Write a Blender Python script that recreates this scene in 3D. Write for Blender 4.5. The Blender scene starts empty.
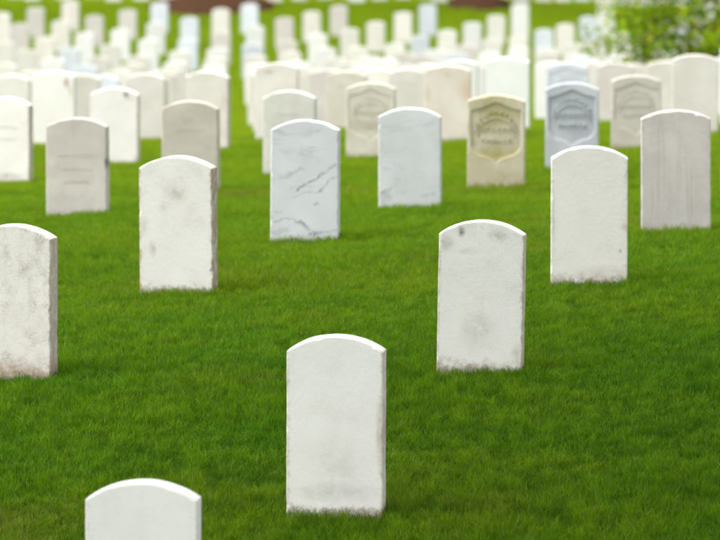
import bpy, bmesh, math, random
import numpy as np
from mathutils import Vector, Matrix, noise as mnoise

R = math.radians
scene = bpy.context.scene
col = scene.collection

# ------------------------------------------------------------------ camera
FPX = 5200.0                       # focal length in photo pixels (720 wide)
CAMZ = 2.40
PITCH = math.atan(470 / FPX)       # looking slightly down over the lawn
cam_data = bpy.data.cameras.new("camera")
cam = bpy.data.objects.new("camera", cam_data)
col.objects.link(cam)
cam.location = (0, 0, CAMZ)
cam.rotation_euler = (R(90) - PITCH, 0, 0)
cam_data.sensor_fit = 'HORIZONTAL'
cam_data.sensor_width = 36.0
cam_data.lens = FPX / 720 * 36.0
cam_data.clip_start = 0.5
cam_data.clip_end = 5000
cam_data.dof.use_dof = True
cam_data.dof.focus_distance = 18.6
cam_data.dof.aperture_fstop = 6.6
scene.camera = cam

# ------------------------------------------------------------------ sky, sun, exposure
SUN_EL, SUN_AZ = 60.0, 258.0       # azimuth clockwise from +Y (view direction)
world = bpy.data.worlds.new("World")
scene.world = world
world.use_nodes = True
wn = world.node_tree
wn.nodes.clear()
w_out = wn.nodes.new('ShaderNodeOutputWorld')
w_bg = wn.nodes.new('ShaderNodeBackground')
w_hs = wn.nodes.new('ShaderNodeHueSaturation')
w_sky = wn.nodes.new('ShaderNodeTexSky')
w_sky.sky_type = 'NISHITA'
w_sky.sun_disc = False
w_sky.sun_elevation = R(SUN_EL)
w_sky.sun_rotation = R(SUN_AZ)
w_sky.dust_density = 4.0
w_sky.air_density = 1.0
w_hs.inputs['Saturation'].default_value = 0.06      # bright thin cloud: almost no blue left
w_bg.inputs['Strength'].default_value = 0.15
wn.links.new(w_sky.outputs[0], w_hs.inputs['Color'])
wn.links.new(w_hs.outputs[0], w_bg.inputs['Color'])
wn.links.new(w_bg.outputs[0], w_out.inputs['Surface'])

sun_data = bpy.data.lights.new("sun", 'SUN')
sun_data.energy = 1.2
sun_data.angle = R(15)
sun_data.color = (1.0, 0.95, 0.87)
sun = bpy.data.objects.new("sun", sun_data)
col.objects.link(sun)
sd = Vector((math.sin(R(SUN_AZ)) * math.cos(R(SUN_EL)), math.cos(R(SUN_AZ)) * math.cos(R(SUN_EL)), math.sin(R(SUN_EL))))
sun.rotation_euler = sd.to_track_quat('Z', 'Y').to_euler()
sun.location = (0, 0, 30)

scene.render.engine = 'CYCLES'
scene.cycles.max_bounces = 5
scene.cycles.diffuse_bounces = 2
scene.cycles.glossy_bounces = 2
scene.cycles.transmission_bounces = 3
vs = scene.view_settings
vs.view_transform = 'Standard'
vs.look = 'None'
vs.exposure = 1.46
vs.gamma = 1.0
vs.use_curve_mapping = False

# ------------------------------------------------------------------ lattice of graves and the lawn's relief
# a grave (i, j) of the plot's regular grid: 1/w (w = width in photo pixels) and x/w are linear in i and j
LAT = (8.60541032e-03, 1.32830155e-03, 4.23389410e-03, 1.35616165, 1.98475149, 9.78612236e-01)
WREF = 0.33
GRASS = 0.038                     # the grass hides this much of each foot


def lat(i, j):
    u = LAT[0] + LAT[1] * i + LAT[2] * j
    return (LAT[3] + LAT[4] * i + LAT[5] * j) / u, WREF * FPX * u      # x pixel, distance


def pix(x, y, d):
    c, s = math.cos(PITCH), math.sin(PITCH)
    v = (270 - y) / FPX
    return Vector(((x - 360) / FPX * d, d * (c + v * s), CAMZ + d * (-s + v * c)))


# measured stones: x centre, top y, foot y
NEAR = {(0, 0): (144, 478, 682), (1, 0): (336, 333, 514), (2, 0): (480, 219, 363), (3, 0): (589, 145, 280),
        (4, 0): (676, 109, 227), (5, 0): (753, 96, 196), (-1, 1): (14, 223, 373), (0, 1): (179, 155, 289), (1, 1): (305, 119, 238),
        (2, 1): (410, 107, 207), (3, 1): (496, 94, 187), (4, 1): (572, 82, 169), (5, 1): (636, 76, 148),
        (6, 1): (695, 54, 131), (-1, 2): (78, 117, 212), (0, 2): (191, 100, 190), (1, 2): (290, 90, 172),
        (2, 2): (371, 82, 157), (3, 2): (448, 65, 140), (4, 2): (508, 57, 124), (-1, 3): (115, 87, 164),
        (-2, 3): (6, 97, 181), (-2, 4): (55, 71, 141), (0, 3): (207, 71, 148), (-1, 4): (146, 73, 143),
        (5, 2): (567, 62, 128), (7, 2): (664, 61, 120), (6, 2): (615, 62, 119), (2, 3): (347, 72, 128), (3, 3): (408, 68, 124)}
FARX = {34: [71, 160, 250, 339, 428, 520, 605], 33: [36, 128, 221, 312, 403, 496, 588], 32: [2, 95, 190, 285, 376, 472, 565],
        31: [61, 156, 255, 350, 447, 544], 30: [20, 121, 221, 318, 420], 29: [-16, 85, 188, 288, 395, 492]}
FART = {34: [0, 2, 3, 5, 4, 2, 8], 33: [7, 9, 8, 11, 11, 15, 16], 32: [12, 15, 17, 17, 21, 22, 24],
        31: [20, 22, 25, 28, 30, 30], 30: [23, 28, 31, 33, 35], 29: [30, 32, 38, 40, 43, 38]}
FARJ = {34: 13, 33: 13, 32: 13, 31: 12, 30: 12, 29: 12}
MEAS = dict(NEAR)
for k, xs in FARX.items():
    for n, x in enumerate(xs):
        j = FARJ[k] - n
        i = k - 3 * j
        d = lat(i, j)[1]
        MEAS[(i, j)] = (x, FART[k][n], FART[k][n] + 1.68 * WREF * FPX / d)

_px, _py, _pz = [], [], []
for (i, j), (x, t, b) in MEAS.items():
    p = pix(x, b, lat(i, j)[1])
    _px.append(p.x); _py.append(p.y); _pz.append(p.z - GRASS)
_px, _py, _pz = map(np.array, (_px, _py, _pz))


def _basis(L, X):
    return np.stack([L ** 0, L, L ** 2, L ** 3, L ** 4, X, X * L, X * L * L], 1)


_L = np.log(_py / 20)
_co = np.linalg.lstsq(_basis(_L, _px) / _py[:, None], _pz / _py, rcond=None)[0]
_res = _pz - _basis(_L, _px) @ _co


def _kern(X, L):
    return np.exp(-((X[:, None] - _px[None]) ** 2 / (2 * 1.1 ** 2) + (L[:, None] - _L[None]) ** 2 / (2 * 0.11 ** 2)))


_al = np.linalg.solve(_kern(_px, _L) + 0.25 * np.eye(len(_px)), _res)


def zground(X, Y):
    X = np.atleast_1d(np.asarray(X, float)); Y = np.atleast_1d(np.asarray(Y, float))
    Yc = np.clip(Y, 13.0, 99.0)
    Xc = np.clip(X, -0.11 * Yc, 0.11 * Yc)
    L = np.log(Yc / 20)
    z = _basis(L, Xc) @ _co + _kern(Xc, L) @ _al
    z = z + 0.055 * np.clip(Y - 99.3, 0, 4.7) - 0.025 * np.clip(Y - 104.0, 0, 40) - 0.02 * np.clip(13.0 - Y, 0, 60)
    return z


def zg(x, y):
    return float(zground([x], [y])[0])


# ------------------------------------------------------------------ small helpers
def link(o, parent=None):
    col.objects.link(o)
    if parent:
        o.parent = parent
    return o


def mesh_obj(name, me, mat=None, parent=None):
    o = bpy.data.objects.new(name, me)
    if mat and not me.materials:
        me.materials.append(mat)
    return link(o, parent)


def tag(o, label=None, cat=None, group=None, kind=None):
    if label: o["label"] = label
    if cat: o["category"] = cat
    if group: o["group"] = group
    if kind: o["kind"] = kind
    return o


class NT:
    """short-hand for node trees"""
    def __init__(self, tree):
        self.t = tree

    def n(self, typ, **kw):
        nd = self.t.nodes.new(typ)
        for k, v in kw.items():
            if hasattr(nd, k) and not isinstance(nd.inputs.get(k), bpy.types.NodeSocket):
                setattr(nd, k, v)
            else:
                nd.inputs[k].default_value = v
        return nd

    def l(self, a, b):
        self.t.links.new(a, b)

    def math(self, op, a, b=None, c=None, clamp=False):
        nd = self.t.nodes.new('ShaderNodeMath'); nd.operation = op; nd.use_clamp = clamp
        for q, v in enumerate((a, b, c)):
            if v is None: continue
            if isinstance(v, (int, float)): nd.inputs[q].default_value = v
            else: self.l(v, nd.inputs[q])
        return nd.outputs[0]

    def mix(self, fac, a, b, blend='MIX'):
        nd = self.t.nodes.new('ShaderNodeMix'); nd.data_type = 'RGBA'; nd.blend_type = blend
        for sock, v in ((nd.inputs[0], fac), (nd.inputs[6], a), (nd.inputs[7], b)):
            if isinstance(v, (int, float)): sock.default_value = v
            elif isinstance(v, (tuple, list)): sock.default_value = (*v[:3], 1)
            else: self.l(v, sock)
        return nd.outputs[2]

    def ramp(self, v, lo, hi):
        nd = self.t.nodes.new('ShaderNodeMapRange'); nd.interpolation_type = 'SMOOTHSTEP'
        nd.inputs[1].default_value = lo; nd.inputs[2].default_value = hi
        self.l(v, nd.inputs[0])
        return nd.outputs[0]

    def noise(self, vec, scale, detail=4, rough=0.55, dist=0.0):
        nd = self.n('ShaderNodeTexNoise'); nd.inputs['Scale'].default_value = scale
        nd.inputs['Detail'].default_value = detail; nd.inputs['Roughness'].default_value = rough
        nd.inputs['Distortion'].default_value = dist
        self.l(vec, nd.inputs['Vector'])
        return nd.outputs['Fac']


def new_mat(name):
    m = bpy.data.materials.new(name); m.use_nodes = True
    m.node_tree.nodes.clear()
    k = NT(m.node_tree)
    out = k.n('ShaderNodeOutputMaterial')
    b = k.n('ShaderNodeBsdfPrincipled')
    k.l(b.outputs[0], out.inputs['Surface'])
    return m, k, b, out


def stone_mat(name, c1, c2, mottle=0.15, mottle_col=(0.30, 0.27, 0.23), vein=0.0, dirt=0.6, streak=0.0,
              edge=0.0, spots=(), segs=(), seed=0.0, dirt_h=0.07, lichen=0.0):
    m, k, b, out = new_mat(name)
    tc = k.n('ShaderNodeTexCoord')
    oi = k.n('ShaderNodeObjectInfo')
    off = k.n('ShaderNodeVectorMath', operation='MULTIPLY_ADD')
    k.l(oi.outputs['Random'], off.inputs[0])
    off.inputs[1].default_value = (37.0, 53.0, 71.0)
    off.inputs[2].default_value = (seed, seed * 1.7, seed * 0.6)
    add = k.n('ShaderNodeVectorMath', operation='ADD')
    k.l(tc.outputs['Object'], add.inputs[0]); k.l(off.outputs[0], add.inputs[1])
    vec = add.outputs[0]
    sep = k.n('ShaderNodeSeparateXYZ'); k.l(tc.outputs['Object'], sep.inputs[0])
    X, Z = sep.outputs['X'], sep.outputs['Z']
    big = k.noise(vec, 5.0, 5)
    colr = k.mix(k.ramp(big, 0.35, 0.68), c1, c2)
    tint = k.math('MULTIPLY_ADD', oi.outputs['Random'], 0.16, 0.90)
    tintc = k.n('ShaderNodeCombineColor')
    for q in range(3): k.l(tint, tintc.inputs[q])
    colr = k.mix(1.0, colr, tintc.outputs[0], 'MULTIPLY')
    # weather mottling: coarse clouds times fine speckle
    clouds = k.ramp(k.noise(vec, 11.0, 6, 0.6), 0.45, 0.75)
    speck = k.ramp(k.noise(vec, 150.0, 3, 0.7), 0.40, 0.72)
    fine = k.noise(vec, 320.0, 2, 0.6)
    mo = k.math('MULTIPLY', k.math('ADD', k.math('MULTIPLY', clouds, 0.6), k.math('MULTIPLY', speck, k.math('MULTIPLY_ADD', clouds, 0.8, 0.25))), mottle)
    colr = k.mix(mo, colr, mottle_col)
    grain = k.noise(vec, 480.0, 2, 0.8)
    colr = k.mix(k.math('MULTIPLY', k.ramp(grain, 0.45, 0.75), 0.10), colr, (0.45, 0.43, 0.40))
    pits = k.math('MULTIPLY', k.ramp(k.noise(vec, 130.0, 4, 0.75), 0.63, 0.70), k.ramp(k.noise(vec, 9.0, 3), 0.45, 0.62))
    colr = k.mix(k.math('MULTIPLY', pits, 0.22 + mottle * 0.6), colr, (0.20, 0.18, 0.15))
    rim = k.math('MULTIPLY', k.ramp(k.noise(vec, 70.0, 5, 0.7), 0.50, 0.66), k.ramp(k.math('ABSOLUTE', X), 0.125, 0.160))
    colr = k.mix(k.math('MULTIPLY', rim, 0.35), colr, (0.25, 0.20, 0.14))
    if streak:
        mp = k.n('ShaderNodeMapping'); mp.inputs['Scale'].default_value = (34, 34, 2.2); k.l(vec, mp.inputs['Vector'])
        st = k.ramp(k.noise(mp.outputs[0], 1.0, 5, 0.6), 0.48, 0.75)
        colr = k.mix(k.math('MULTIPLY', st, streak), colr, (0.28, 0.25, 0.23))
    if vein:
        mp = k.n('ShaderNodeMapping'); mp.inputs['Rotation'].default_value = (0, R(-28), 0)
        mp.inputs['Scale'].default_value = (2.0, 2.0, 7.5); k.l(vec, mp.inputs['Vector'])
        nz = k.noise(mp.outputs[0], 1.25, 6, 0.58, 0.8)
        line = k.math('SUBTRACT', 1.0, k.ramp(k.math('ABSOLUTE', k.math('SUBTRACT', nz, 0.47)), 0.0, 0.035))
        line = k.math('POWER', line, 1.6)
        msk = k.ramp(k.noise(vec, 6.0, 3), 0.42, 0.62)
        soft = k.ramp(k.noise(mp.outputs[0], 0.9, 4), 0.5, 0.75)
        colr = k.mix(k.math('MULTIPLY', k.math('MULTIPLY', line, msk), vein), colr, (0.17, 0.19, 0.24))
        colr = k.mix(k.math('MULTIPLY', soft, vein * 0.35), colr, (0.40, 0.43, 0.48))
    wob = k.math('MULTIPLY_ADD', k.noise(vec, 26.0, 5, 0.65), 2.4, -0.55)
    for (sx, sz, rx, rz, amt, sc) in spots:
        dx = k.math('DIVIDE', k.math('SUBTRACT', X, sx), rx)
        dz = k.math('DIVIDE', k.math('SUBTRACT', Z, sz), rz)
        rr = k.math('SQRT', k.math('ADD', k.math('MULTIPLY', dx, dx), k.math('MULTIPLY', dz, dz)))
        f = k.math('MULTIPLY', k.math('SUBTRACT', 1.0, k.ramp(rr, 0.0, 1.0)), k.math('MULTIPLY', wob, amt), clamp=True)
        colr = k.mix(f, colr, sc)
    if segs:
        warp = k.math('MULTIPLY_ADD', k.noise(vec, 22.0, 5, 0.65), 0.07, -0.035)
        warp2 = k.math('MULTIPLY_ADD', k.noise(vec, 17.0, 5, 0.6), 0.05, -0.025)
        thick = k.math('MULTIPLY_ADD', k.noise(vec, 24.0, 5, 0.75), 3.4, -1.05)
        Xw, Zw = k.math('ADD', X, warp2), k.math('ADD', Z, warp)
        for (x0, z0, x1, z1, wd, amt) in segs:
            ux, uz = x1 - x0, z1 - z0
            l2 = ux * ux + uz * uz
            ax, az = k.math('SUBTRACT', Xw, x0), k.math('SUBTRACT', Zw, z0)
            tt = k.math('DIVIDE', k.math('ADD', k.math('MULTIPLY', ax, ux), k.math('MULTIPLY', az, uz)), l2, clamp=True)
            ex_ = k.math('SUBTRACT', ax, k.math('MULTIPLY', tt, ux)); ez_ = k.math('SUBTRACT', az, k.math('MULTIPLY', tt, uz))
            dd = k.math('SQRT', k.math('ADD', k.math('MULTIPLY', ex_, ex_), k.math('MULTIPLY', ez_, ez_)))
            f = k.math('MULTIPLY', k.math('SUBTRACT', 1.0, k.ramp(dd, 0.0, wd)), k.math('MULTIPLY', thick, amt), clamp=True)
            colr = k.mix(k.math('MULTIPLY', f, 0.95), colr, (0.22, 0.24, 0.30))
    if edge:
        ex = k.ramp(k.math('ADD', k.math('ABSOLUTE', X), k.math('MULTIPLY_ADD', k.noise(vec, 30.0, 4), 0.03, -0.015)), 0.147, 0.163)
        colr = k.mix(k.math('MULTIPLY', ex, edge), colr, (0.30, 0.21, 0.12))
    if lichen:
        li = k.ramp(k.noise(vec, 38.0, 6, 0.7), 0.56, 0.70)
        hi = k.ramp(Z, 0.42, 0.62)
        colr = k.mix(k.math('MULTIPLY', k.math('MULTIPLY', li, hi), lichen), colr, (0.16, 0.14, 0.11))
    # soil splashed on the foot by rain
    zz = k.math('ADD', Z, k.math('MULTIPLY_ADD', k.noise(vec, 32.0, 5, 0.65), -0.12, 0.066))
    dm = k.math('SUBTRACT', 1.0, k.ramp(zz, GRASS - 0.015, GRASS + dirt_h * 0.6))
    colr = k.mix(k.math('MULTIPLY', dm, dirt), colr, (0.20, 0.125, 0.065))
    k.l(colr, b.inputs['Base Color'])
    b.inputs['Roughness'].default_value = 0.62
    b.inputs['Specular IOR Level'].default_value = 0.35
    bp = k.n('ShaderNodeBump'); bp.inputs['Strength'].default_value = 0.35; bp.inputs['Distance'].default_value = 0.003
    k.l(k.math('ADD', k.math('MULTIPLY', fine, 0.6), k.noise(vec, 60.0, 4)), bp.inputs['Height'])
    k.l(bp.outputs[0], b.inputs['Normal'])
    return m


# ------------------------------------------------------------------ ground sheet
def grid_mesh(name, xs_f, ys, nx):
    vs_, fs = [], []
    P = []
    for y in ys:
        xs = xs_f(y, nx)
        P += [(x, y) for x in xs]
    A = np.array(P)
    z = np.concatenate([zground(A[q:q + 4000, 0], A[q:q + 4000, 1]) for q in range(0, len(A), 4000)])
    vs_ = [(A[q, 0], A[q, 1], z[q]) for q in range(len(A))]
    m = len(xs_f(ys[0], nx))
    for r in range(len(ys) - 1):
        for c in range(m - 1):
            a = r * m + c
            fs.append((a, a + 1, a + m + 1, a + m))
    me = bpy.data.meshes.new(name)
    me.from_pydata(vs_, [], fs)
    for p in me.polygons: p.use_smooth = True
    return me


def xs_ground(y, n):
    core = 0.11 * max(min(y, 140), 13) + 2.0
    side = [core * 1.5, core * 3, 60 + core * 3, 400, 3000]
    mid = list(np.linspace(-core, core, n))
    return [-s for s in side[::-1]] + mid + side


ys = [-3000, -400, -80, -20, 0, 6, 10] + list(np.geomspace(12, 150, 110)) + [170, 220, 320, 600, 1500, 4000]
m_soil, k, b, _ = new_mat("lawn_soil")
geo = k.n('ShaderNodeNewGeometry')
p = geo.outputs['Position']
c = k.mix(k.ramp(k.noise(p, 0.9, 6), 0.35, 0.65), (0.030, 0.085, 0.006), (0.050, 0.120, 0.008))
c = k.mix(k.math('MULTIPLY', k.ramp(k.noise(p, 14.0, 5), 0.5, 0.75), 0.55), c, (0.05, 0.055, 0.015))
k.l(c, b.inputs['Base Color']); b.inputs['Roughness'].default_value = 0.9
b.inputs['Specular IOR Level'].default_value = 0.1
ground = mesh_obj("ground", grid_mesh("ground", xs_ground, ys, 41), m_soil)
tag(ground, "smooth green lawn ground sheet under the graves", kind="structure")

# ------------------------------------------------------------------ headstones
def outline(w, h, rise, depth, n_arc, n_side):
    """closed outline in x/z seen from the front, counter-clockwise, from the lower right corner"""
    pts = []
    sh = h - rise
    hw = w / 2
    for q in range(n_side + 1):
        pts.append((hw, -depth + (sh + depth) * q / n_side))
    rad = (hw * hw + rise * rise) / (2 * rise)
    a0 = math.asin(hw / rad)
    for q in range(1, n_arc):
        a = a0 - 2 * a0 * q / n_arc
        pts.append((rad * math.sin(a), h - rad + rad * math.cos(a)))
    for q in range(n_side + 1):
        pts.append((-hw, sh - (sh + depth) * q / n_side))
    return pts


def inset(pts, dist):
    n = len(pts); out = []
    cx = 0.0
    for q in range(n):
        x0, z0 = pts[q - 1]; x1, z1 = pts[q]; x2, z2 = pts[(q + 1) % n]
        t1 = Vector((x1 - x0, z1 - z0)); t2 = Vector((x2 - x1, z2 - z1))
        t1.normalize(); t2.normalize()
        n1 = Vector((-t1.y, t1.x)); n2 = Vector((-t2.y, t2.x))
        bi = n1 + n2
        bi = bi / max(0.35, bi.length_squared) * 2 if bi.length > 1e-6 else n1
        dd = dist[q] if isinstance(dist, list) else dist
        out.append((x1 + bi.x * dd, z1 + bi.y * dd))
    return out


def shield_pts(w, h):
    """sunken shield: peaked top, straight sides, ogee foot ending in a point"""
    a = 0.440 * w
    top = h - 0.085; side = h - 0.285; tip = h - 0.385
    right = [(0.0, tip), (0.15 * a, tip + 0.022), (0.40 * a, tip + 0.040), (0.68 * a, tip + 0.048), (0.88 * a, side - 0.030), (a, side)]
    right += [(a, side + (top - side) * 0.5), (a, top), (0.62 * a, top + 0.012), (0.30 * a, top + 0.030), (0.12 * a, top + 0.042)]
    left = [(-x, z) for x, z in right[1:]][::-1]
    return right + [(0.0, top + 0.046)] + left


def slab_mesh(name, w=0.32, h=0.60, t=0.10, rise=0.045, chip=0.3, seed=0, detail=True, shield=0.0):
    rnd = random.Random(seed)
    pts = outline(w, h, rise, 0.22, 26 if detail else 12, 34 if detail else 6)
    n = len(pts)
    bev = 0.0055
    bm = bmesh.new()

    def chips(sd):
        L = []
        for q, (x, z) in enumerate(pts):
            v = bev * (0.85 + 0.5 * mnoise.noise(Vector((x * 25, z * 25, sd))))
            c_ = mnoise.noise(Vector((x * 45 + 7, z * 45, sd * 3.1 + 5))) + 0.55 * mnoise.noise(Vector((x * 11 + 7, z * 11, sd * 1.7)))
            v += chip * 0.020 * max(0.0, c_ - 0.28)
            L.append(v)
        return L
    cf = chips(seed + 0.3); cb = chips(seed + 9.7)
    wob = [0.0012 * mnoise.noise(Vector((x * 18, z * 18, seed * 1.3))) for x, z in pts]
    base = inset(pts, [0.0012 + v for v in wob])

    def ring(pp, ylist):
        return [bm.verts.new((x, ylist[q], z)) for q, (x, z) in enumerate(pp)]
    f0 = ring(inset(base, cf), [-t / 2] * n)
    f1 = ring(inset(base, [v * 0.30 for v in cf]), [-t / 2 + 0.30 * v for v in cf])
    f2 = ring(base, [-t / 2 + v for v in cf])
    b2 = ring(base, [t / 2 - v for v in cb])
    b1 = ring(inset(base, [v * 0.30 for v in cb]), [t / 2 - 0.30 * v for v in cb])
    b0 = ring(inset(base, cb), [t / 2] * n)
    R_ = [f0, f1, f2, b2, b1, b0]
    for A, B in zip(R_[:-1], R_[1:]):
        for q in range(n):
            bm.faces.new((A[q], B[q], B[(q + 1) % n], A[(q + 1) % n]))
    bm.faces.new(b0)
    if not shield:
        bm.faces.new(f0[::-1])
    else:
        sp = shield_pts(w, h)
        s0 = [bm.verts.new((x, -t / 2, z)) for x, z in sp]
        s1 = [bm.verts.new((x * 0.97, -t / 2 + 0.009 * shield + 0.0005, (z - h + 0.2) * 0.98 + h - 0.2)) for x, z in sp]
        m_ = len(sp)
        e = []
        for q in range(m_):
            bm.faces.new((s0[q], s0[(q + 1) % m_], s1[(q + 1) % m_], s1[q]))
        bm.edges.ensure_lookup_table()
        for q in range(n): e.append(bm.edges.get((f0[q], f0[(q + 1) % n])))
        for q in range(m_): e.append(bm.edges.get((s0[q], s0[(q + 1) % m_])))
        bmesh.ops.triangle_fill(bm, edges=e, use_beauty=True, use_dissolve=False, normal=(0, -1, 0))
    bmesh.ops.recalc_face_normals(bm, faces=bm.faces)
    me = bpy.data.meshes.new(name)
    bm.to_mesh(me); bm.free()
    return me


def shield_floor(w, h, t, dp):
    sp = shield_pts(w, h)
    pp = [(x * 0.972, (z - h + 0.2) * 0.982 + h - 0.2) for x, z in sp]
    bm = bmesh.new()
    fr = [bm.verts.new((x, -t / 2 + 0.009 * dp, z)) for x, z in pp]
    bk = [bm.verts.new((x, -t / 2 + 0.009 * dp + 0.006, z)) for x, z in pp]
    n = len(pp)
    bm.faces.new(fr); bm.faces.new(bk[::-1])
    for q in range(n): bm.faces.new((fr[q], bk[q], bk[(q + 1) % n], fr[(q + 1) % n]))
    bmesh.ops.recalc_face_normals(bm, faces=bm.faces)
    me = bpy.data.meshes.new("shield"); bm.to_mesh(me); bm.free()
    return me


def lettering(w, h, t, seed, dp):
    """worn raised characters: one arched line and two straight ones, too weathered to read"""
    rnd = random.Random(seed)
    bm = bmesh.new()

    def bar(cx, cz, dx, dz, ang, ox, oz):
        ca, sa = math.cos(ang), math.sin(ang)
        vv = []
        for y, s in ((-t / 2 + 0.0092 * dp, 1.0), (-t / 2 + 0.0022 * dp, 0.75)):
            for sx, sz in ((-1, -1), (1, -1), (1, 1), (-1, 1)):
                x, z = ox + sx * dx * s, oz + sz * dz * s
                vv.append(bm.verts.new((cx + x * ca - z * sa, y, cz + x * sa + z * ca)))
        for f in ((4, 5, 6, 7), (0, 1, 5, 4), (1, 2, 6, 5), (2, 3, 7, 6), (3, 0, 4, 7)):
            bm.faces.new([vv[q] for q in f])

    def glyph(cx, cz, s, ang):
        bar(cx, cz, s * 0.10, s * 0.5, ang, -s * 0.25, 0)
        for q in rnd.sample((-0.42, 0.0, 0.42), rnd.choice((1, 2, 2, 3))):
            bar(cx, cz, s * 0.2, s * 0.09, ang, 0.05 * s, q * s)
        if rnd.random() < 0.6: bar(cx, cz, s * 0.10, s * 0.42, ang, s * 0.27, 0)
    ra = 0.125
    for q in range(9):
        a = R(62) - R(124) * q / 8
        glyph(ra * math.sin(-a) * 0.92, h - 0.222 + ra * math.cos(a), 0.026, a)
    for q in range(8): glyph((q - 3.5) * 0.030, h - 0.190, 0.028, 0)
    for q in range(6): glyph((q - 2.5) * 0.029, h - 0.252, 0.026, 0)
    # raised rim that follows the arched line
    prev = None
    for q in range(13):
        a = R(80) - R(160) * q / 12
        x, z = 0.103 * math.sin(-a), h - 0.232 + 0.103 * math.cos(a)
        bar(x, z, 0.013, 0.003, a, 0, 0)
    bmesh.ops.recalc_face_normals(bm, faces=bm.faces)
    me = bpy.data.meshes.new("lettering"); bm.to_mesh(me); bm.free()
    return me


def inscription(w, h, t, seed, rows):
    """faint raised lines of worn characters on a plain face"""
    rnd = random.Random(seed)
    bm = bmesh.new()
    for (dz, cnt, s) in rows:
        for q in range(cnt):
            x = (q - (cnt - 1) / 2) * s * 1.05
            for (ox, oz, dx, dzz) in ((-0.25, 0, 0.10, 0.5), (0.05, rnd.choice((-0.4, 0, 0.4)), 0.22, 0.10), (0.27, 0, 0.09, 0.45 * rnd.random() + 0.05)):
                v = [bm.verts.new((x + ox * s + a * dx * s, y, h - dz + oz * s + b_ * dzz * s)) for y in (-t / 2 + 0.001, -t / 2 - 0.0011) for a, b_ in ((-1, -1), (1, -1), (1, 1), (-1, 1))]
                for f in ((4, 5, 6, 7), (0, 1, 5, 4), (1, 2, 6, 5), (2, 3, 7, 6), (3, 0, 4, 7)):
                    bm.faces.new([v[z] for z in f])
    bmesh.ops.recalc_face_normals(bm, faces=bm.faces)
    me = bpy.data.meshes.new("inscription"); bm.to_mesh(me); bm.free()
    return me


WHITE = ((0.765, 0.75, 0.725), (0.80, 0.785, 0.76))
CREAM = ((0.64, 0.605, 0.55), (0.71, 0.68, 0.635))
GREY = ((0.58, 0.555, 0.52), (0.68, 0.655, 0.615))
BLUE = ((0.60, 0.635, 0.70), (0.67, 0.70, 0.755))
PINK = ((0.60, 0.555, 0.525), (0.67, 0.63, 0.60))
DK = (0.10, 0.085, 0.07); SM = (0.38, 0.36, 0.33); BR = (0.30, 0.20, 0.12); GN = (0.30, 0.27, 0.08)

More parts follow.
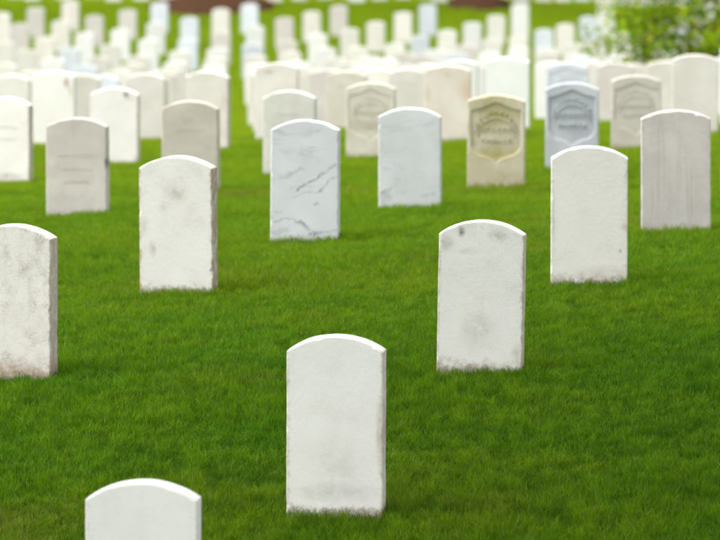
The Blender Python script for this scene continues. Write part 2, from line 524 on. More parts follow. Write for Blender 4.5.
NEARS = {
    # key: (yaw, roll, rise, material args, shield?, inscription rows, label)
    (0, 0): (6, 0, .05, dict(c=WHITE, mottle=.12), 0, 0, "white headstone standing alone in front, its foot out of sight below"),
    (1, 0): (6, 0.2, .05, dict(c=WHITE, mottle=.10, dirt=.8, edge=.5, dirt_h=.06, spots=[(0.0, .20, .13, .15, .45, (.52, .50, .46)), (.15, .30, .02, .16, .8, BR), (0, .10, .2, .05, .5, SM)]), 0, 0,
             "clean white marble headstone with a soft grey cloud on its lower half"),
    (2, 0): (6.5, 1.0, .05, dict(c=WHITE, mottle=.16, dirt=.75, edge=.65, lichen=.35, spots=[(-.075, .578, .020, .030, 1.2, (.14, .12, .10)), (.06, .565, .05, .03, .7, (.3, .27, .22)), (-.13, .53, .04, .05, .6, (.3, .26, .2)), (-.05, .50, .06, .02, .4, SM), (.0, .20, .09, .09, .55, (.42, .39, .35)), (.14, .10, .03, .05, .6, BR)]), 0, 0,
             "white headstone with a dark spot on the left of its rounded top"),
    (3, 0): (3, 0, .05, dict(c=((.80, .785, .74), (.83, .815, .775)), mottle=.10, dirt=.75, spots=[(.13, .17, .010, .011, 1.2, (.2, .17, .13)), (.145, .27, .02, .03, .6, BR), (-.15, .3, .015, .2, .5, SM), (.08, .07, .2, .05, .4, BR)]), 0, 0,
             "clean creamy white headstone with a tiny dark spot low on its right edge"),
    (4, 0): (2, -0.5, .04, dict(c=((.55, .51, .485), (.63, .59, .565)), mottle=.24, streak=.45, dirt=.5, spots=[(0, .12, .25, .10, .45, (.45, .45, .47))]), 0, 0,
             "pinkish grey headstone with faint vertical streaks and a flat low arch"),
    (5, 0): (5, 0, .045, dict(c=WHITE, mottle=.12), 0, 0, "white headstone next to the pinkish grey streaked one in its diagonal line"),
    (-1, 1): (13, 0.3, .05, dict(c=((.64, .615, .58), (.70, .675, .64)), mottle=.62, dirt=.85, edge=.6, dirt_h=.08, streak=.18, spots=[(0, .06, .3, .05, .7, BR)]), 0, 0,
              "mottled grey white headstone with a brown foot and a worn right side"),
    (0, 1): (11, -0.3, .05, dict(c=((.76, .745, .71), (.79, .775, .745)), mottle=.20, dirt=.8, edge=.9, dirt_h=.07, spots=[(.0, .46, .08, .06, .8, (.42, .38, .32)), (-.10, .22, .025, .05, .8, SM), (-.14, .32, .03, .06, .6, SM), (-.05, .40, .05, .04, .4, SM)]), 0, 0,
             "headstone with chipped edges, brown right side and a grey smudge near its top"),
    (1, 1): (5, 0.4, .045, dict(c=((.61, .625, .66), (.67, .685, .72)), mottle=.06, dirt=.15, vein=.30, segs=[(-.037, .264, .143, .38, .010, .9), (-.112, .316, -.014, .362, .016, .5), (.073, .27, .137, .322, .009, .8), (-.159, .113, -.083, .131, .007, .9), (-.083, .131, -.025, .125, .008, 1.0), (-.025, .125, .021, .085, .012, 1.0), (.021, .061, .148, .084, .009, .9), (-.13, .16, -.10, .155, .01, .5), (.05, .20, .07, .202, .008, .8)]), 0, 0,
             "white marble headstone with bold blue grey diagonal veins"),
    (2, 1): (4, 0, .045, dict(c=((.54, .555, .57), (.60, .615, .635)), mottle=.10, dirt=.3, vein=.22, seed=3.1, segs=[(-.14, .11, -.09, .13, .015, .7), (.06, .09, .13, .12, .012, .5), (-.1, .42, .12, .47, .02, .2)], spots=[(-.12, .10, .05, .05, .8, (.3, .3, .34))]), 0, 0,
             "pale grey marble headstone with faint dark patches near its foot"),
    (3, 1): (4, 0.3, .035, dict(c=((.46, .42, .30), (.57, .535, .425)), mottle=.60, mottle_col=(.26, .21, .08), dirt=.8, spots=[(0, .52, .2, .12, .9, GN), (0, .25, .2, .06, 1.0, (.33, .29, .07)), (-.05, .42, .12, .05, .6, GN)]), .6, 0,
             "yellow stained headstone with a sunken shield and a brown foot"),
    (4, 1): (4, 0, .04, dict(c=((.43, .455, .495), (.52, .545, .585)), mottle=.20, mottle_col=(.2, .21, .23), dirt=.3), 1, 0,
             "blue grey headstone with a crisp sunken shield and raised lettering"),
    (5, 1): (4, 0, .035, dict(c=((.46, .43, .375), (.54, .51, .455)), mottle=.38, dirt=.6), .4, 0,
             "beige grey headstone with a weathered shield behind the pinkish grey streaked stone"),
    (6, 1): (4, 0.4, .035, dict(c=CREAM, mottle=.14, dirt=.4), 0, 0, "large pale cream headstone just in front of the leafy young tree"),
    (-1, 2): (7, 0, .045, dict(c=((.50, .465, .425), (.58, .545, .505)), mottle=.24, dirt=.4, streak=.1, spots=[(.155, .35, .01, .05, 1.5, DK), (0, .12, .2, .08, .5, SM)]), 0, [(.19, 9, .022), (.26, 7, .022), (.33, 6, .022)],
              "grey beige headstone with faint worn lines of inscription"),
    (0, 2): (6, 0, .045, dict(c=((.46, .425, .365), (.54, .505, .445)), mottle=.34, dirt=.4, spots=[(0, .14, .14, .03, 1.3, (.2, .17, .1)), (-.04, .37, .1, .05, .5, SM)]), 0, [(.16, 7, .022)],
             "beige weathered headstone right behind the chipped one with the smudge"),
    (1, 2): (6, 0, .045, dict(c=((.55, .54, .495), (.61, .60, .56)), mottle=.28, dirt=.4), 0, [(.14, 8, .02), (.2, 6, .02)],
             "pale greenish grey headstone right behind the veined marble one"),
    (2, 2): (5, 0, .04, dict(c=((.52, .485, .405), (.60, .57, .495)), mottle=.40, mottle_col=(.27, .25, .17), dirt=.6, spots=[(0, .27, .2, .03, .8, (.33, .3, .2))]), .35, 0,
             "sandy headstone with a worn shield between the veined and pale grey marble stones"),
    (3, 2): (5, 0, .035, dict(c=((.64, .57, .49), (.70, .655, .585)), mottle=.18, dirt=.7, spots=[(.13, .42, .06, .16, .8, (.55, .38, .22)), (-.14, .40, .04, .1, .6, (.5, .38, .25)), (0, .55, .03, .03, .6, (.4, .33, .25))]), 0, 0,
             "warm cream headstone with tan stains behind the pale grey marble one"),
    (4, 2): (5, 0, .03, dict(c=((.76, .775, .75), (.80, .81, .79)), mottle=.08, dirt=.3), 0, 0,
             "bright white headstone right behind the yellow stained shield stone"),
    (5, 2): (5, 0, .04, dict(c=BLUE, mottle=.12, dirt=.3), .4, 0, "bluish headstone with a faint shield behind the crisp blue grey shield stone"),
    (6, 2): (5, 0, .04, dict(c=PINK, mottle=.12, dirt=.5), 0, 0, "pale pinkish headstone between the bluish shield stone and the beige grey shield stone"),
    (7, 2): (5, 0, .035, dict(c=CREAM, mottle=.12, dirt=.3), 0, 0, "cream headstone half hidden beside the large pale one near the young tree"),
    (-1, 3): (7, 0.4, .045, dict(c=((.74, .715, .68), (.78, .76, .725)), mottle=.14, dirt=.4, edge=.4, spots=[(.08, .57, .03, .025, 1.6, DK), (.1, .54, .06, .03, .5, BR), (.15, .06, .03, .06, .7, BR)]), 0, 0,
              "creamy headstone with a small dark mark on the right of its top"),
    (-2, 3): (10, 0.5, .045, dict(c=((.72, .69, .65), (.77, .745, .71)), mottle=.14, dirt=.4, edge=.7, spots=[(.02, .08, .15, .03, .8, SM)]), 0, [(.18, 8, .02), (.25, 7, .02)],
              "pale headstone with a rusty right edge beside the one with faint inscription"),
    (-2, 4): (7, 0, .035, dict(c=((.77, .75, .715), (.80, .785, .75)), mottle=.10, dirt=.3, spots=[(.10, .53, .03, .06, 1.4, (.36, .22, .13)), (.13, .47, .02, .08, .8, (.45, .32, .22))]), 0, 0,
              "pale headstone with a rusty brown stain running down from its top right"),
    (-1, 4): (7, 0, .04, dict(c=CREAM, mottle=.16, dirt=.5), 0, 0, "cream headstone diagonally behind the one with the small dark top mark"),
    (0, 3): (8, 0.3, .04, dict(c=CREAM, mottle=.16, dirt=.6, edge=.6, spots=[(.13, .40, .04, .1, .6, (.5, .36, .25))]), 0, 0,
             "cream headstone with a tan right edge behind the beige weathered one, beside the grass aisle"),
    (1, 3): (6, 0, .04, dict(c=CREAM, mottle=.10, dirt=.3, spots=[(-.06, .55, .08, .02, 1.0, (.42, .28, .2))]), 0, 0,
             "cream headstone with a brown line along its top behind the greenish grey one"),
    (2, 3): (6, 0, .04, dict(c=((.61, .565, .48), (.67, .635, .57)), mottle=.26, dirt=.6), 0, [(.12, 8, .02), (.3, 7, .02)],
             "yellowish cream headstone with faint inscription behind the sandy shield stone"),
    (3, 3): (6, 0, .04, dict(c=CREAM, mottle=.16, dirt=.5), 0, [(.12, 7, .02)], "cream headstone between the sandy shield stone and the tan stained one"),
}

FARM = {}
for nm, (cc, mo) in {"bright white": (((.73, .725, .715), (.77, .765, .755)), .08), "cream": (CREAM, .10), "pale bluish": (BLUE, .06),
                     "pinkish beige": (PINK, .12), "ivory": (((.69, .665, .61), (.74, .715, .665)), .10)}.items():
    FARM[nm] = stone_mat("stone_" + nm.replace(' ', '_'), cc[0], cc[1], mottle=mo, dirt=.4, spots=[], seed=hash(len(nm)) % 7)
FARTINT = {(71, 34): "pinkish beige", (160, 34): "pale bluish", (250, 34): "pale bluish", (339, 34): "pinkish beige", (428, 34): "pale bluish",
           (520, 34): "bright white", (605, 34): "bright white", (36, 33): "pinkish beige", (128, 33): "pinkish beige", (221, 33): "ivory",
           (312, 33): "cream", (403, 33): "ivory", (496, 33): "ivory", (588, 33): "pale bluish", (2, 32): "cream", (95, 32): "pinkish beige",
           (190, 32): "pale bluish", (285, 32): "pinkish beige", (376, 32): "cream", (472, 32): "bright white", (565, 32): "ivory",
           (61, 31): "cream", (156, 31): "bright white", (255, 31): "bright white", (350, 31): "ivory", (447, 31): "ivory", (544, 31): "pale bluish",
           (20, 30): "pinkish beige", (121, 30): "bright white", (221, 30): "cream", (318, 30): "bright white", (420, 30): "pale bluish",
           (85, 29): "bright white", (188, 29): "pale bluish", (288, 29): "cream", (395, 29): "ivory", (492, 29): "ivory", (-16, 29): "cream"}
MIDTINT = {(-3, 8): None}

rng = random.Random(11)
far_meshes = {}


def far_mesh(v):
    if v not in far_meshes:
        far_meshes[v] = [slab_mesh("far_headstone", 0.32, 0.575 + 0.02 * v, 0.10, 0.028 + .006 * v, 0.5, 40 + v, detail=False)]
    return far_meshes[v][0]


ORD = ["", "first", "second", "third", "fourth", "fifth", "sixth", "seventh", "eighth", "ninth", "tenth", "eleventh", "twelfth",
       "thirteenth", "fourteenth", "fifteenth", "sixteenth", "seventeenth", "eighteenth", "nineteenth", "twentieth", "twenty-first",
       "twenty-second", "twenty-third", "twenty-fourth", "twenty-fifth", "twenty-sixth"]
stone_spots = []


def place(o, loc, yaw, roll, pitch=0.0):
    o.location = loc
    o.rotation_euler = (R(pitch), R(roll), R(-yaw))


def near_stone(key, spec):
    yaw, roll, rise, ma, sh, ins, label = spec
    ma = dict(ma); c_ = ma.pop('c')
    d = lat(*key)[1]
    if key in MEAS:
        x, t, bpx = MEAS[key]
        g = pix(x, bpx, d)
        zt = pix(x, t, d).z
    else:
        x = lat(*key)[0]; g = pix(x, 200, d); zt = None
    z = zg(g.x, g.y)
    h = (zt - z) if zt is not None else 0.60
    h = min(max(h, 0.50), 0.72)
    hm = 0.62
    # materials are written for a 0.62 m stone: scale stain heights
    if 'spots' in ma:
        ma['spots'] = [(sx, sz * h / hm, rx, rz, a, sc) for sx, sz, rx, rz, a, sc in ma['spots']]
    m = stone_mat("marble_%d_%d" % key, c_[0], c_[1], seed=ma.pop('seed', key[0] * 3.3 + key[1] * 7.7), **ma)
    sd = key[0] * 13 + key[1] * 31 + 5
    chip = {(0, 1): 1.5, (2, 0): .7, (1, 0): .7, (-1, 1): 1.0}.get(key, 0.6)
    me = slab_mesh("headstone", 0.32, h, 0.10, rise, chip, sd, True, sh)
    if sh or ins:
        o = bpy.data.objects.new("headstone", None); link(o)
        o.empty_display_size = 0.2
        mesh_obj("slab", me, m, o)
        if sh:
            s_ = mesh_obj("shield", shield_floor(0.32, h, 0.10, sh), m, o)
            mesh_obj("lettering", lettering(0.32, h, 0.10, sd, sh), m, s_)
        else:
            for rw in ins: mesh_obj("inscription_line", inscription(0.32, h, 0.10, sd, [rw]), m, o)
    else:
        o = mesh_obj("headstone", me, m)
    place(o, (g.x, g.y, z), yaw, roll)
    tag(o, label, "headstone", "rows of white headstones")
    stone_spots.append((g.x, g.y, yaw))


for kk, sp in NEARS.items():
    near_stone(kk, sp)

done = set(NEARS)
for idx in list(range(6, 35)) + list(range(38, 46)):
    for j in range(-4, 26):
        i = idx - 3 * j
        if (i, j) in done or LAT[0] + LAT[1] * i + LAT[2] * j < 0.012: continue
        x, d = lat(i, j)
        jit = rng.uniform(-1, 1); jit2 = rng.uniform(-1, 1); yv = rng.uniform(-2.5, 2.5); rv = rng.uniform(-.9, .9); mv = rng.choice((0, 1, 1, 2, 3))
        tint = rng.choices(["bright white", "cream", "pale bluish", "pinkish beige", "ivory"], (4, 3.4, 1.0, 1.0, 3))[0]
        pad = 12 + 0.35 * FPX / d
        if x < -pad - 40 or x > 720 + pad + 30: continue
        if (i, j) in MEAS:
            x = MEAS[(i, j)][0]
            tint = FARTINT.get((x, idx), tint)
        else:
            x += jit * 1.4 * 60 / d + (8 if (i, j) == (7, 1) else 0)
            d += jit2 * 0.12
        g = pix(x, 100, d)
        g.y = g.y - (0.0)
        z = zg(g.x, g.y)
        if (i, j) in MEAS:
            zt = pix(MEAS[(i, j)][0], MEAS[(i, j)][1], d).z
            z = min(max(zt - (0.575 + .02 * mv), z - 0.05), z + 0.04)
        o = mesh_obj("headstone", far_mesh(mv))
        if not far_mesh(mv).materials: far_mesh(mv).materials.append(FARM["cream"])
        o.material_slots[0].link = 'OBJECT'
        o.material_slots[0].material = FARM[tint]
        place(o, (g.x, g.y, z), 6 + yv, rv, rng.uniform(-1, 1))
        if idx <= 34:
            n = 35 - idx
            if n == 1: lab = "%s headstone in the last row before the open grass strip" % tint
            else: lab = "%s headstone in the %s row counted from the open grass strip" % (tint, ORD[n] if n < len(ORD) else "twenty-seventh or farther")
            grp = "%s headstones, row %d from the grass strip" % (tint, n)
        else:
            n = idx - 37
            lab = "%s headstone in the %s row beyond the open grass strip" % (tint, ORD[n])
            grp = "%s headstones, row %d beyond the grass strip" % (tint, n)
        tag(o, lab, "headstone", grp)
        stone_spots.append((g.x, g.y, 6 + yv))

# ------------------------------------------------------------------ mulch beds
m_mulch, k, b, _ = new_mat("bark_mulch")
geo = k.n('ShaderNodeNewGeometry')
c = k.mix(k.ramp(k.noise(geo.outputs['Position'], 30.0, 6, 0.7), 0.3, 0.7), (0.030, 0.016, 0.009), (0.070, 0.037, 0.021))
k.l(c, b.inputs['Base Color']); b.inputs['Roughness'].default_value = 1.0; b.inputs['Specular IOR Level'].default_value = 0.0


def at_ground(x, y):
    """point of the lawn seen at a pixel"""
    d = 20.0
    for _ in range(400):
        q = pix(x, y, d)
        if q.z <= zg(q.x, q.y): break
        d += 0.5
    return q


def mulch_bed(cx, cy, rx, ry, seed):
    bm = bmesh.new()
    rings = []
    for r in range(9):
        t = r / 8
        ring = []
        for q in range(40):
            a = 2 * math.pi * q / 40
            w_ = 1 + 0.10 * mnoise.noise(Vector((math.cos(a) * 1.5, math.sin(a) * 1.5, seed)))
            x = cx + rx * t * w_ * math.cos(a); y = cy + ry * t * w_ * math.sin(a)
            zz = zg(x, y) + 0.16 * (1 - t ** 3) + 0.03 * mnoise.noise(Vector((x * 4, y * 4, seed))) * (1 - t) - (0.03 if r == 8 else -0.05)
            ring.append(bm.verts.new((x, y, zz)))
        rings.append(ring)
    for A, B in zip(rings[:-1], rings[1:]):
        for q in range(40):
            if A is rings[0] and False: continue
            bm.faces.new((A[q], B[q], B[(q + 1) % 40], A[(q + 1) % 40]))
    bmesh.ops.remove_doubles(bm, verts=bm.verts, dist=0.001)
    bmesh.ops.recalc_face_normals(bm, faces=bm.faces)
    me = bpy.data.meshes.new("mulch_bed"); bm.to_mesh(me); bm.free()
    for p_ in me.polygons: p_.use_smooth = True
    o = mesh_obj("mulch_bed", me, m_mulch)
    tag(o, "brown bark mulch bed around a tree", kind="structure")
    return o


BEDS = []
for (px_, py_, rx_, ry_) in ((212, 9, 1.36, 1.75), (478, 6, 0.68, 1.5)):
    q = at_ground(px_, py_)
    BEDS.append((q.x, q.y, rx_, ry_))
    mulch_bed(q.x, q.y, rx_, ry_, px_)

# ------------------------------------------------------------------ trees
m_bark, k, b, _ = new_mat("bark")
tc = k.n('ShaderNodeTexCoord')
mp = k.n('ShaderNodeMapping'); mp.inputs['Scale'].default_value = (14, 14, 2.5); k.l(tc.outputs['Object'], mp.inputs['Vector'])
nz = k.noise(mp.outputs[0], 2.0, 6, 0.65)
k.l(k.mix(k.ramp(nz, 0.35, 0.65), (0.055, 0.038, 0.026), (0.17, 0.125, 0.09)), b.inputs['Base Color'])
b.inputs['Roughness'].default_value = 0.9
bp = k.n('ShaderNodeBump'); bp.inputs['Strength'].default_value = 0.8; bp.inputs['Distance'].default_value = 0.02
k.l(nz, bp.inputs['Height']); k.l(bp.outputs[0], b.inputs['Normal'])


def leaf_mat(name, cols, trans=0.45):
    m, k, b, out = new_mat(name)
    at = k.n('ShaderNodeAttribute', attribute_name="tone")
    cr = k.n('ShaderNodeValToRGB')
    el = cr.color_ramp.elements
    el[0].position = 0.0; el[0].color = (*cols[0], 1)
    el[1].position = 1.0; el[1].color = (*cols[-1], 1)
    for q, cc in enumerate(cols[1:-1]):
        e = el.new((q + 1) / (len(cols) - 1)); e.color = (*cc, 1)
    k.l(at.outputs['Fac'], cr.inputs[0])
    k.l(cr.outputs[0], b.inputs['Base Color'])
    b.inputs['Roughness'].default_value = 0.5
    b.inputs['Specular IOR Level'].default_value = 0.3
    tr = k.n('ShaderNodeBsdfTranslucent'); k.l(k.mix(1.0, cr.outputs[0], (1.5, 1.35, 0.6), 'MULTIPLY'), tr.inputs['Color'])
    mx = k.n('ShaderNodeMixShader'); mx.inputs[0].default_value = trans
    k.l(b.outputs[0], mx.inputs[1]); k.l(tr.outputs[0], mx.inputs[2]); k.l(mx.outputs[0], out.inputs['Surface'])
    return m


m_young = leaf_mat("young_leaves", [(.05, .11, .003), (.14, .26, .004), (.22, .35, .005), (.48, .42, .008)], 0.6)
m_oak = leaf_mat("oak_leaves", [(.03, .07, .01), (.06, .12, .012), (.09, .16, .014)], 0.4)


def limb(bm, pts, rads, n=7):
    rings = []
    for q, p_ in enumerate(pts):
        t = (pts[min(q + 1, len(pts) - 1)] - pts[max(q - 1, 0)]).normalized()
        u = t.orthogonal().normalized(); v = t.cross(u)
        rings.append([bm.verts.new(p_ + (u * math.cos(a) + v * math.sin(a)) * rads[q]) for a in [2 * math.pi * z / n for z in range(n)]])
    for A, B in zip(rings[:-1], rings[1:]):
        # match the ring start to avoid twisting
        s = min(range(n), key=lambda z: (B[z].co - A[0].co).length)
        for q in range(n):
            bm.faces.new((A[q], A[(q + 1) % n], B[(q + 1 + s) % n], B[(q + s) % n]))
    bm.faces.new(rings[-1])


def tree(name, base, height, r0, crown_z0, crown_r, leaf, n_twigs, leaves_per, mat, label, seed, lean=(0, 0), group=None, nb=16, el0=(0.0, 0.6)):
    rnd = random.Random(seed)
    root = bpy.data.objects.new(name, None); link(root); root.location = base
    root.empty_display_size = 0.5
    bm = bmesh.new()
    tp = []; tr = []
    for q in range(11):
        t = q / 10
        tp.append(Vector((lean[0] * t + 0.04 * height * .2 * mnoise.noise(Vector((t * 3, seed, 0))), lean[1] * t + 0.04 * height * .2 * mnoise.noise(Vector((t * 3, seed, 7))), -0.25 + (height + .25) * t)))
        tr.append(r0 * (1.45 if q == 0 else 1.0) * (1 - 0.86 * t))
    limb(bm, tp, tr, 10)
    tips = []
    for b_ in range(nb):
        t = crown_z0 / height + (0.97 - crown_z0 / height) * (b_ + rnd.random() * .6) / nb
        q = min(int(t * 10), 9)
        st = tp[q].lerp(tp[q + 1], t * 10 - q)
        az = b_ * 2.4 + rnd.uniform(-.4, .4)
        el = rnd.uniform(*el0) + 0.5 * t
        ln = crown_r * (1.05 - 0.55 * max(0, t - .4)) * rnd.uniform(.7, 1.1)
        dr = Vector((math.cos(az) * math.cos(el), math.sin(az) * math.cos(el), math.sin(el)))
        pp = [st]; 
        for s in range(1, 6):
            dr = (dr + Vector((rnd.uniform(-.18, .18), rnd.uniform(-.18, .18), rnd.uniform(-.14, .10)))).normalized()
            pp.append(pp[-1] + dr * ln / 5)
        rb = r0 * (1 - .86 * t) * .5
        limb(bm, pp, [rb * (1 - .16 * s) for s in range(6)], 6)
        for s in range(n_twigs):
            u = rnd.uniform(.25, 1.0) * 5
            q2 = min(int(u), 4)
            p0 = pp[q2].lerp(pp[q2 + 1], u - q2)
            dv = (dr + Vector((rnd.gauss(0, .7), rnd.gauss(0, .7), rnd.gauss(0, .55)))).normalized()
            tl = crown_r * rnd.uniform(.18, .42)
            p1 = p0 + dv * tl * .55; p2 = p1 + (dv + Vector((0, 0, rnd.uniform(-.4, .15)))).normalized() * tl * .45
            limb(bm, [p0, p1, p2], [rb * .28, rb * .2, rb * .08], 4)
            tips.append((p0, p1, p2))
    me = bpy.data.meshes.new("trunk"); bm.to_mesh(me); bm.free()
    for p_ in me.polygons: p_.use_smooth = True
    mesh_obj("trunk", me, m_bark, root)
    V, F, T = [], [], []
    for (p0, p1, p2) in tips:
        ct = rnd.random()
        for s in range(leaves_per):
            u = rnd.random()
            c_ = (p0.lerp(p1, u * 2) if u < .5 else p1.lerp(p2, u * 2 - 1)) + Vector((rnd.gauss(0, 1), rnd.gauss(0, 1), rnd.gauss(0, 1))) * leaf * .9
            ax = Vector((rnd.gauss(0, 1), rnd.gauss(0, 1), rnd.gauss(-.4, .7))).normalized()
            sd_ = ax.cross(Vector((rnd.gauss(0, .5), rnd.gauss(0, .5), 1))).normalized()
            up = ax.cross(sd_)
            l = leaf * rnd.uniform(.7, 1.25); w_ = l * .3
            n0 = len(V)
            V += [c_, c_ + ax * l * .45 + sd_ * w_ + up * l * .08, c_ + ax * l, c_ + ax * l * .45 - sd_ * w_ + up * l * .08, c_ + ax * l * .5]
            F += [(n0, n0 + 1, n0 + 4), (n0 + 1, n0 + 2, n0 + 4), (n0, n0 + 4, n0 + 3), (n0 + 4, n0 + 2, n0 + 3)]
            tv = min(1, max(0, ct * .55 + rnd.random() * .45))
            T += [tv] * 5
    me = bpy.data.meshes.new("crown"); me.from_pydata([tuple(v) for v in V], [], F)
    at = me.attributes.new("tone", 'FLOAT', 'POINT'); at.data.foreach_set("value", T)
    mesh_obj("crown", me, mat, root)
    tag(root, label, "tree", group)
    return root


YT = pix(690, 100, 58.0)
tree("young_tree", (YT.x, YT.y, zg(YT.x, YT.y)), 2.3, 0.036, 0.64, 0.98, 0.085, 12, 19, m_young,
     "young tree with a thin stem and bright yellow green leaves among the headstones", 5, nb=36, el0=(-.3, .35))
for (px_, py_, r_, hh, lab, sd_) in ((228, 6, 0.24, 11.0, "tall tree rising from the wide brown mulch bed beyond the last row", 21),
                                     (464, 5, 0.13, 8.0, "slim tree rising from the small brown mulch bed beyond the last row", 33)):
    q = at_ground(px_, py_)
    tree("shade_tree", (q.x, q.y, zg(q.x, q.y) + 0.12), hh, r_, hh * .38, hh * .33, 0.16, 10, 12, m_oak, lab, sd_, nb=16)

# unseen tree, added so that its crown darkens the front of the plot
tree("added_shade_tree", (-5.5, 12.5, zg(-5.5, 12.5)), 12.5, 0.38, 5.0, 7.0, 0.24, 18, 17, m_oak,
     "added out-of-view tree whose crown shades the front graves", 47, lean=(4.0, 3.0), nb=30)

# ------------------------------------------------------------------ grass: blades in patches, spread over the lawn
m_grass, k, b, out = new_mat("grass_blades")
at = k.n('ShaderNodeAttribute', attribute_name="tone")
hg = k.n('ShaderNodeAttribute', attribute_name="up")
geo = k.n('ShaderNodeNewGeometry')
P_ = geo.outputs['Position']
patch = k.ramp(k.noise(P_, 1.3, 5, 0.6), 0.32, 0.70)
patch2 = k.ramp(k.noise(P_, 0.28, 4, 0.5), 0.35, 0.68)
c1 = k.mix(at.outputs['Fac'], (0.016, 0.075, 0.001), (0.085, 0.225, 0.003))
c2 = k.mix(at.outputs['Fac'], (0.040, 0.100, 0.001), (0.165, 0.255, 0.003))
c = k.mix(k.math('MULTIPLY_ADD', patch, 0.6, k.math('MULTIPLY', patch2, 0.4)), c1, c2)
sepP = k.n('ShaderNodeSeparateXYZ'); k.l(P_, sepP.inputs[0])
# brighter far light painted into the blade colour: paler and yellower with distance
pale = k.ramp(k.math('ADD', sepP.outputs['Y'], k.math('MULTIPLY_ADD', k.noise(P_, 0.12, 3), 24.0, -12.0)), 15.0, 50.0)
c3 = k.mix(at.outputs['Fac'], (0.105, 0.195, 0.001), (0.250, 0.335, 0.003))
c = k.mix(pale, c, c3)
worn = k.ramp(k.noise(P_, 0.55, 6, 0.62), 0.54, 0.72)
c = k.mix(k.math('MULTIPLY', worn, 0.55), c, k.mix(at.outputs['Fac'], (0.085, 0.085, 0.008), (0.20, 0.19, 0.03)))
lush = k.ramp(k.noise(P_, 3.6, 4, 0.6), 0.50, 0.72)
c = k.mix(k.math('MULTIPLY', lush, 0.5), c, (0.020, 0.080, 0.002))
dry = k.ramp(at.outputs['Fac'], 0.965, 0.975)
c = k.mix(dry, c, (0.30, 0.27, 0.10))
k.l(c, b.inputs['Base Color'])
b.inputs['Roughness'].default_value = 0.6
b.inputs['Specular IOR Level'].default_value = 0.15
tr = k.n('ShaderNodeBsdfTranslucent')
k.l(k.mix(1.0, c, (1.25, 1.3, 0.5), 'MULTIPLY'), tr.inputs['Color'])
mx = k.n('ShaderNodeMixShader'); mx.inputs[0].default_value = 0.45
k.l(b.outputs[0], mx.inputs[1]); k.l(tr.outputs[0], mx.inputs[2]); k.l(mx.outputs[0], out.inputs['Surface'])

PS = 0.40                                     # patch size in metres


def grass_patch(seed, n, wid, hmul=1.0):
    rg = np.random.default_rng(seed)
    xy = rg.uniform(-.5, .5, (n, 2)) * PS
    clump = np.array([mnoise.noise(Vector((x * 14, y * 14, seed * 3.7))) for x, y in xy])
    clump2 = np.array([mnoise.noise(Vector((x * 40, y * 40, seed * 1.7))) for x, y in xy])
    hh = (0.038 + 0.008 * rg.standard_normal(n) + 0.019 * clump + 0.016 * clump2) * hmul
    hh = np.clip(hh, .018, .080)
    az = rg.uniform(0, 2 * np.pi, n)
    lean = np.abs(rg.normal(.35, .28, n)) * hh
    bend = rg.uniform(.2, .9, n)
    la = az + rg.normal(0, .9, n)
    w = wid * rg.uniform(.65, 1.25, n)
    sx, sy = np.cos(az) * w / 2, np.sin(az) * w / 2
    lx, ly = np.cos(la + np.pi / 2) * lean, np.sin(la + np.pi / 2) * lean
    V = np.zeros((n, 5, 3)); z0 = -0.015
    V[:, 0] = np.stack([xy[:, 0] - sx, xy[:, 1] - sy, np.full(n, z0)], 1)
    V[:, 1] = np.stack([xy[:, 0] + sx, xy[:, 1] + sy, np.full(n, z0)], 1)
    mz = hh * .62
    mx_, my_ = xy[:, 0] + lx * .35 * bend, xy[:, 1] + ly * .35 * bend
    V[:, 2] = np.stack([mx_ + sx * .85, my_ + sy * .85, mz], 1)
    V[:, 3] = np.stack([mx_ - sx * .85, my_ - sy * .85, mz], 1)
    V[:, 4] = np.stack([xy[:, 0] + lx, xy[:, 1] + ly, hh], 1)
    b0 = np.arange(n) * 5
    quads = np.stack([b0, b0 + 1, b0 + 2, b0 + 3], 1)
    tris = np.stack([b0 + 3, b0 + 2, b0 + 4], 1)
    me = bpy.data.meshes.new("grass_patch")
    me.from_pydata(V.reshape(-1, 3).tolist(), [], quads.tolist() + tris.tolist())
    tone = np.repeat(np.clip(rg.beta(2.2, 2.2, n) + .45 * clump + .35 * clump2, 0, .96) + (rg.random(n) < .005) * 1.0, 5)
    a_ = me.attributes.new("tone", 'FLOAT', 'POINT'); a_.data.foreach_set("value", np.clip(tone, 0, 1).astype(np.float32))
    me.materials.append(m_grass)
    return me


blades_col = bpy.data.collections.new("grass_patches")          # only a source for the spread, not linked to the scene
for q in range(8):
    blades_col.objects.link(bpy.data.objects.new("grass_patch_%d" % q, grass_patch(100 + q, 5000, 0.0026)))
for q in range(4):
    blades_col.objects.link(bpy.data.objects.new("grass_patch_%d" % (8 + q), grass_patch(200 + q, 1500, 0.0070)))

rg = np.random.default_rng(4)
PX, PY = [], []
y = 11.5
while y < 128:
    step = PS
    hw = 0.069 * 1.12 * y + 1.0
    nx = int(2 * hw / step)
    xs = -hw + (np.arange(nx) + .5) * step
    PX.append(xs + 0.0); PY.append(np.full(nx, y))
    y += step
PX = np.concatenate(PX); PY = np.concatenate(PY)
keep = np.ones(len(PX), bool)
for (bx_, by_, rx_, ry_) in BEDS:
    keep &= ((PX - bx_) / (rx_ - .05)) ** 2 + ((PY - by_) / (ry_ - .05)) ** 2 > 1
PX, PY = PX[keep], PY[keep]
PZ = np.concatenate([zground(PX[q:q + 4000], PY[q:q + 4000]) for q in range(0, len(PX), 4000)])
npt = len(PX)
me = bpy.data.meshes.new("grass")
me.from_pydata(np.stack([PX, PY, PZ], 1).tolist(), [], [])
sc = np.array([1.0 + 0.34 * mnoise.noise(Vector((x * .9, y_ * .9, 3.3))) + 0.26 * mnoise.noise(Vector((x * 2.7, y_ * 2.7, 9.1))) for x, y_ in zip(PX, PY)])
rot = np.zeros((npt, 3), np.float32)
e_ = 0.15
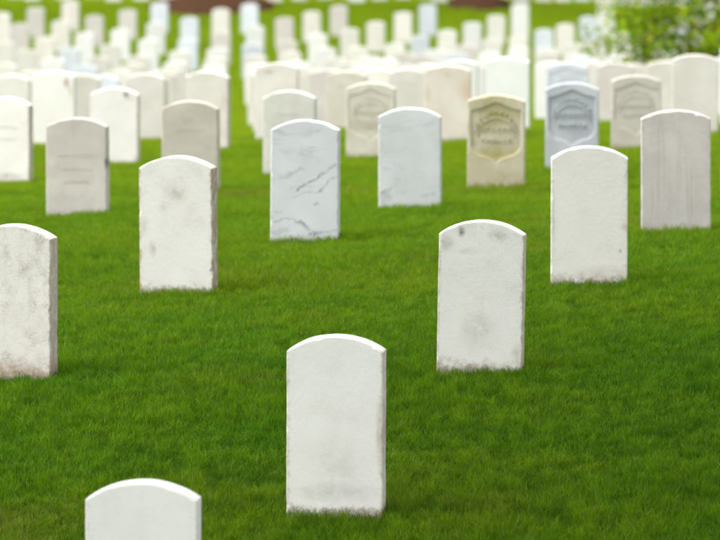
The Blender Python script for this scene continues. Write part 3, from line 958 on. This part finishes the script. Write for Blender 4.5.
gx = (np.concatenate([zground(PX[q:q + 4000] + e_, PY[q:q + 4000]) for q in range(0, npt, 4000)]) - np.concatenate([zground(PX[q:q + 4000] - e_, PY[q:q + 4000]) for q in range(0, npt, 4000)])) / (2 * e_)
gy = (np.concatenate([zground(PX[q:q + 4000], PY[q:q + 4000] + e_) for q in range(0, npt, 4000)]) - np.concatenate([zground(PX[q:q + 4000], PY[q:q + 4000] - e_) for q in range(0, npt, 4000)])) / (2 * e_)
turn = rg.integers(0, 4, npt) * (np.pi / 2)
for q in range(npt):
    tilt = Vector((0, 0, 1)).rotation_difference(Vector((-gx[q], -gy[q], 1)).normalized()).to_matrix()
    rot[q] = (tilt @ Matrix.Rotation(turn[q], 3, 'Z')).to_euler()
scl = np.ones((npt, 3), np.float32); scl[:, 2] = np.clip(sc, .6, 1.5)
pid = np.where(PY < 48, rg.integers(0, 8, npt), 8 + rg.integers(0, 4, npt)).astype(np.int32)
a_ = me.attributes.new("rot", 'FLOAT_VECTOR', 'POINT'); a_.data.foreach_set("vector", rot.ravel())
a_ = me.attributes.new("scl", 'FLOAT_VECTOR', 'POINT'); a_.data.foreach_set("vector", scl.ravel())
a_ = me.attributes.new("pid", 'INT', 'POINT'); a_.data.foreach_set("value", pid)
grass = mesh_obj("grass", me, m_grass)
tag(grass, "short mown bright green grass covering the cemetery lawn", "grass", kind="stuff")
ng = bpy.data.node_groups.new("spread_grass", 'GeometryNodeTree')
ng.interface.new_socket("Geometry", in_out='INPUT', socket_type='NodeSocketGeometry')
ng.interface.new_socket("Geometry", in_out='OUTPUT', socket_type='NodeSocketGeometry')
gi = ng.nodes.new('NodeGroupInput'); go = ng.nodes.new('NodeGroupOutput')
m2p = ng.nodes.new('GeometryNodeMeshToPoints')
iop = ng.nodes.new('GeometryNodeInstanceOnPoints')
ci = ng.nodes.new('GeometryNodeCollectionInfo'); ci.inputs['Collection'].default_value = blades_col
ci.inputs['Separate Children'].default_value = True; ci.inputs['Reset Children'].default_value = True


def named(nm, typ):
    nd = ng.nodes.new('GeometryNodeInputNamedAttribute'); nd.data_type = typ; nd.inputs['Name'].default_value = nm
    return next(s for s in nd.outputs if s.enabled and s.name == 'Attribute')


ng.links.new(gi.outputs[0], m2p.inputs['Mesh'])
ng.links.new(m2p.outputs[0], iop.inputs['Points'])
ng.links.new(ci.outputs[0], iop.inputs['Instance'])
iop.inputs['Pick Instance'].default_value = True
ng.links.new(named("pid", 'INT'), iop.inputs['Instance Index'])
ng.links.new(named("rot", 'FLOAT_VECTOR'), iop.inputs['Rotation'])
ng.links.new(named("scl", 'FLOAT_VECTOR'), iop.inputs['Scale'])
ng.links.new(iop.outputs[0], go.inputs[0])
md = grass.modifiers.new("spread", 'NODES'); md.node_group = ng
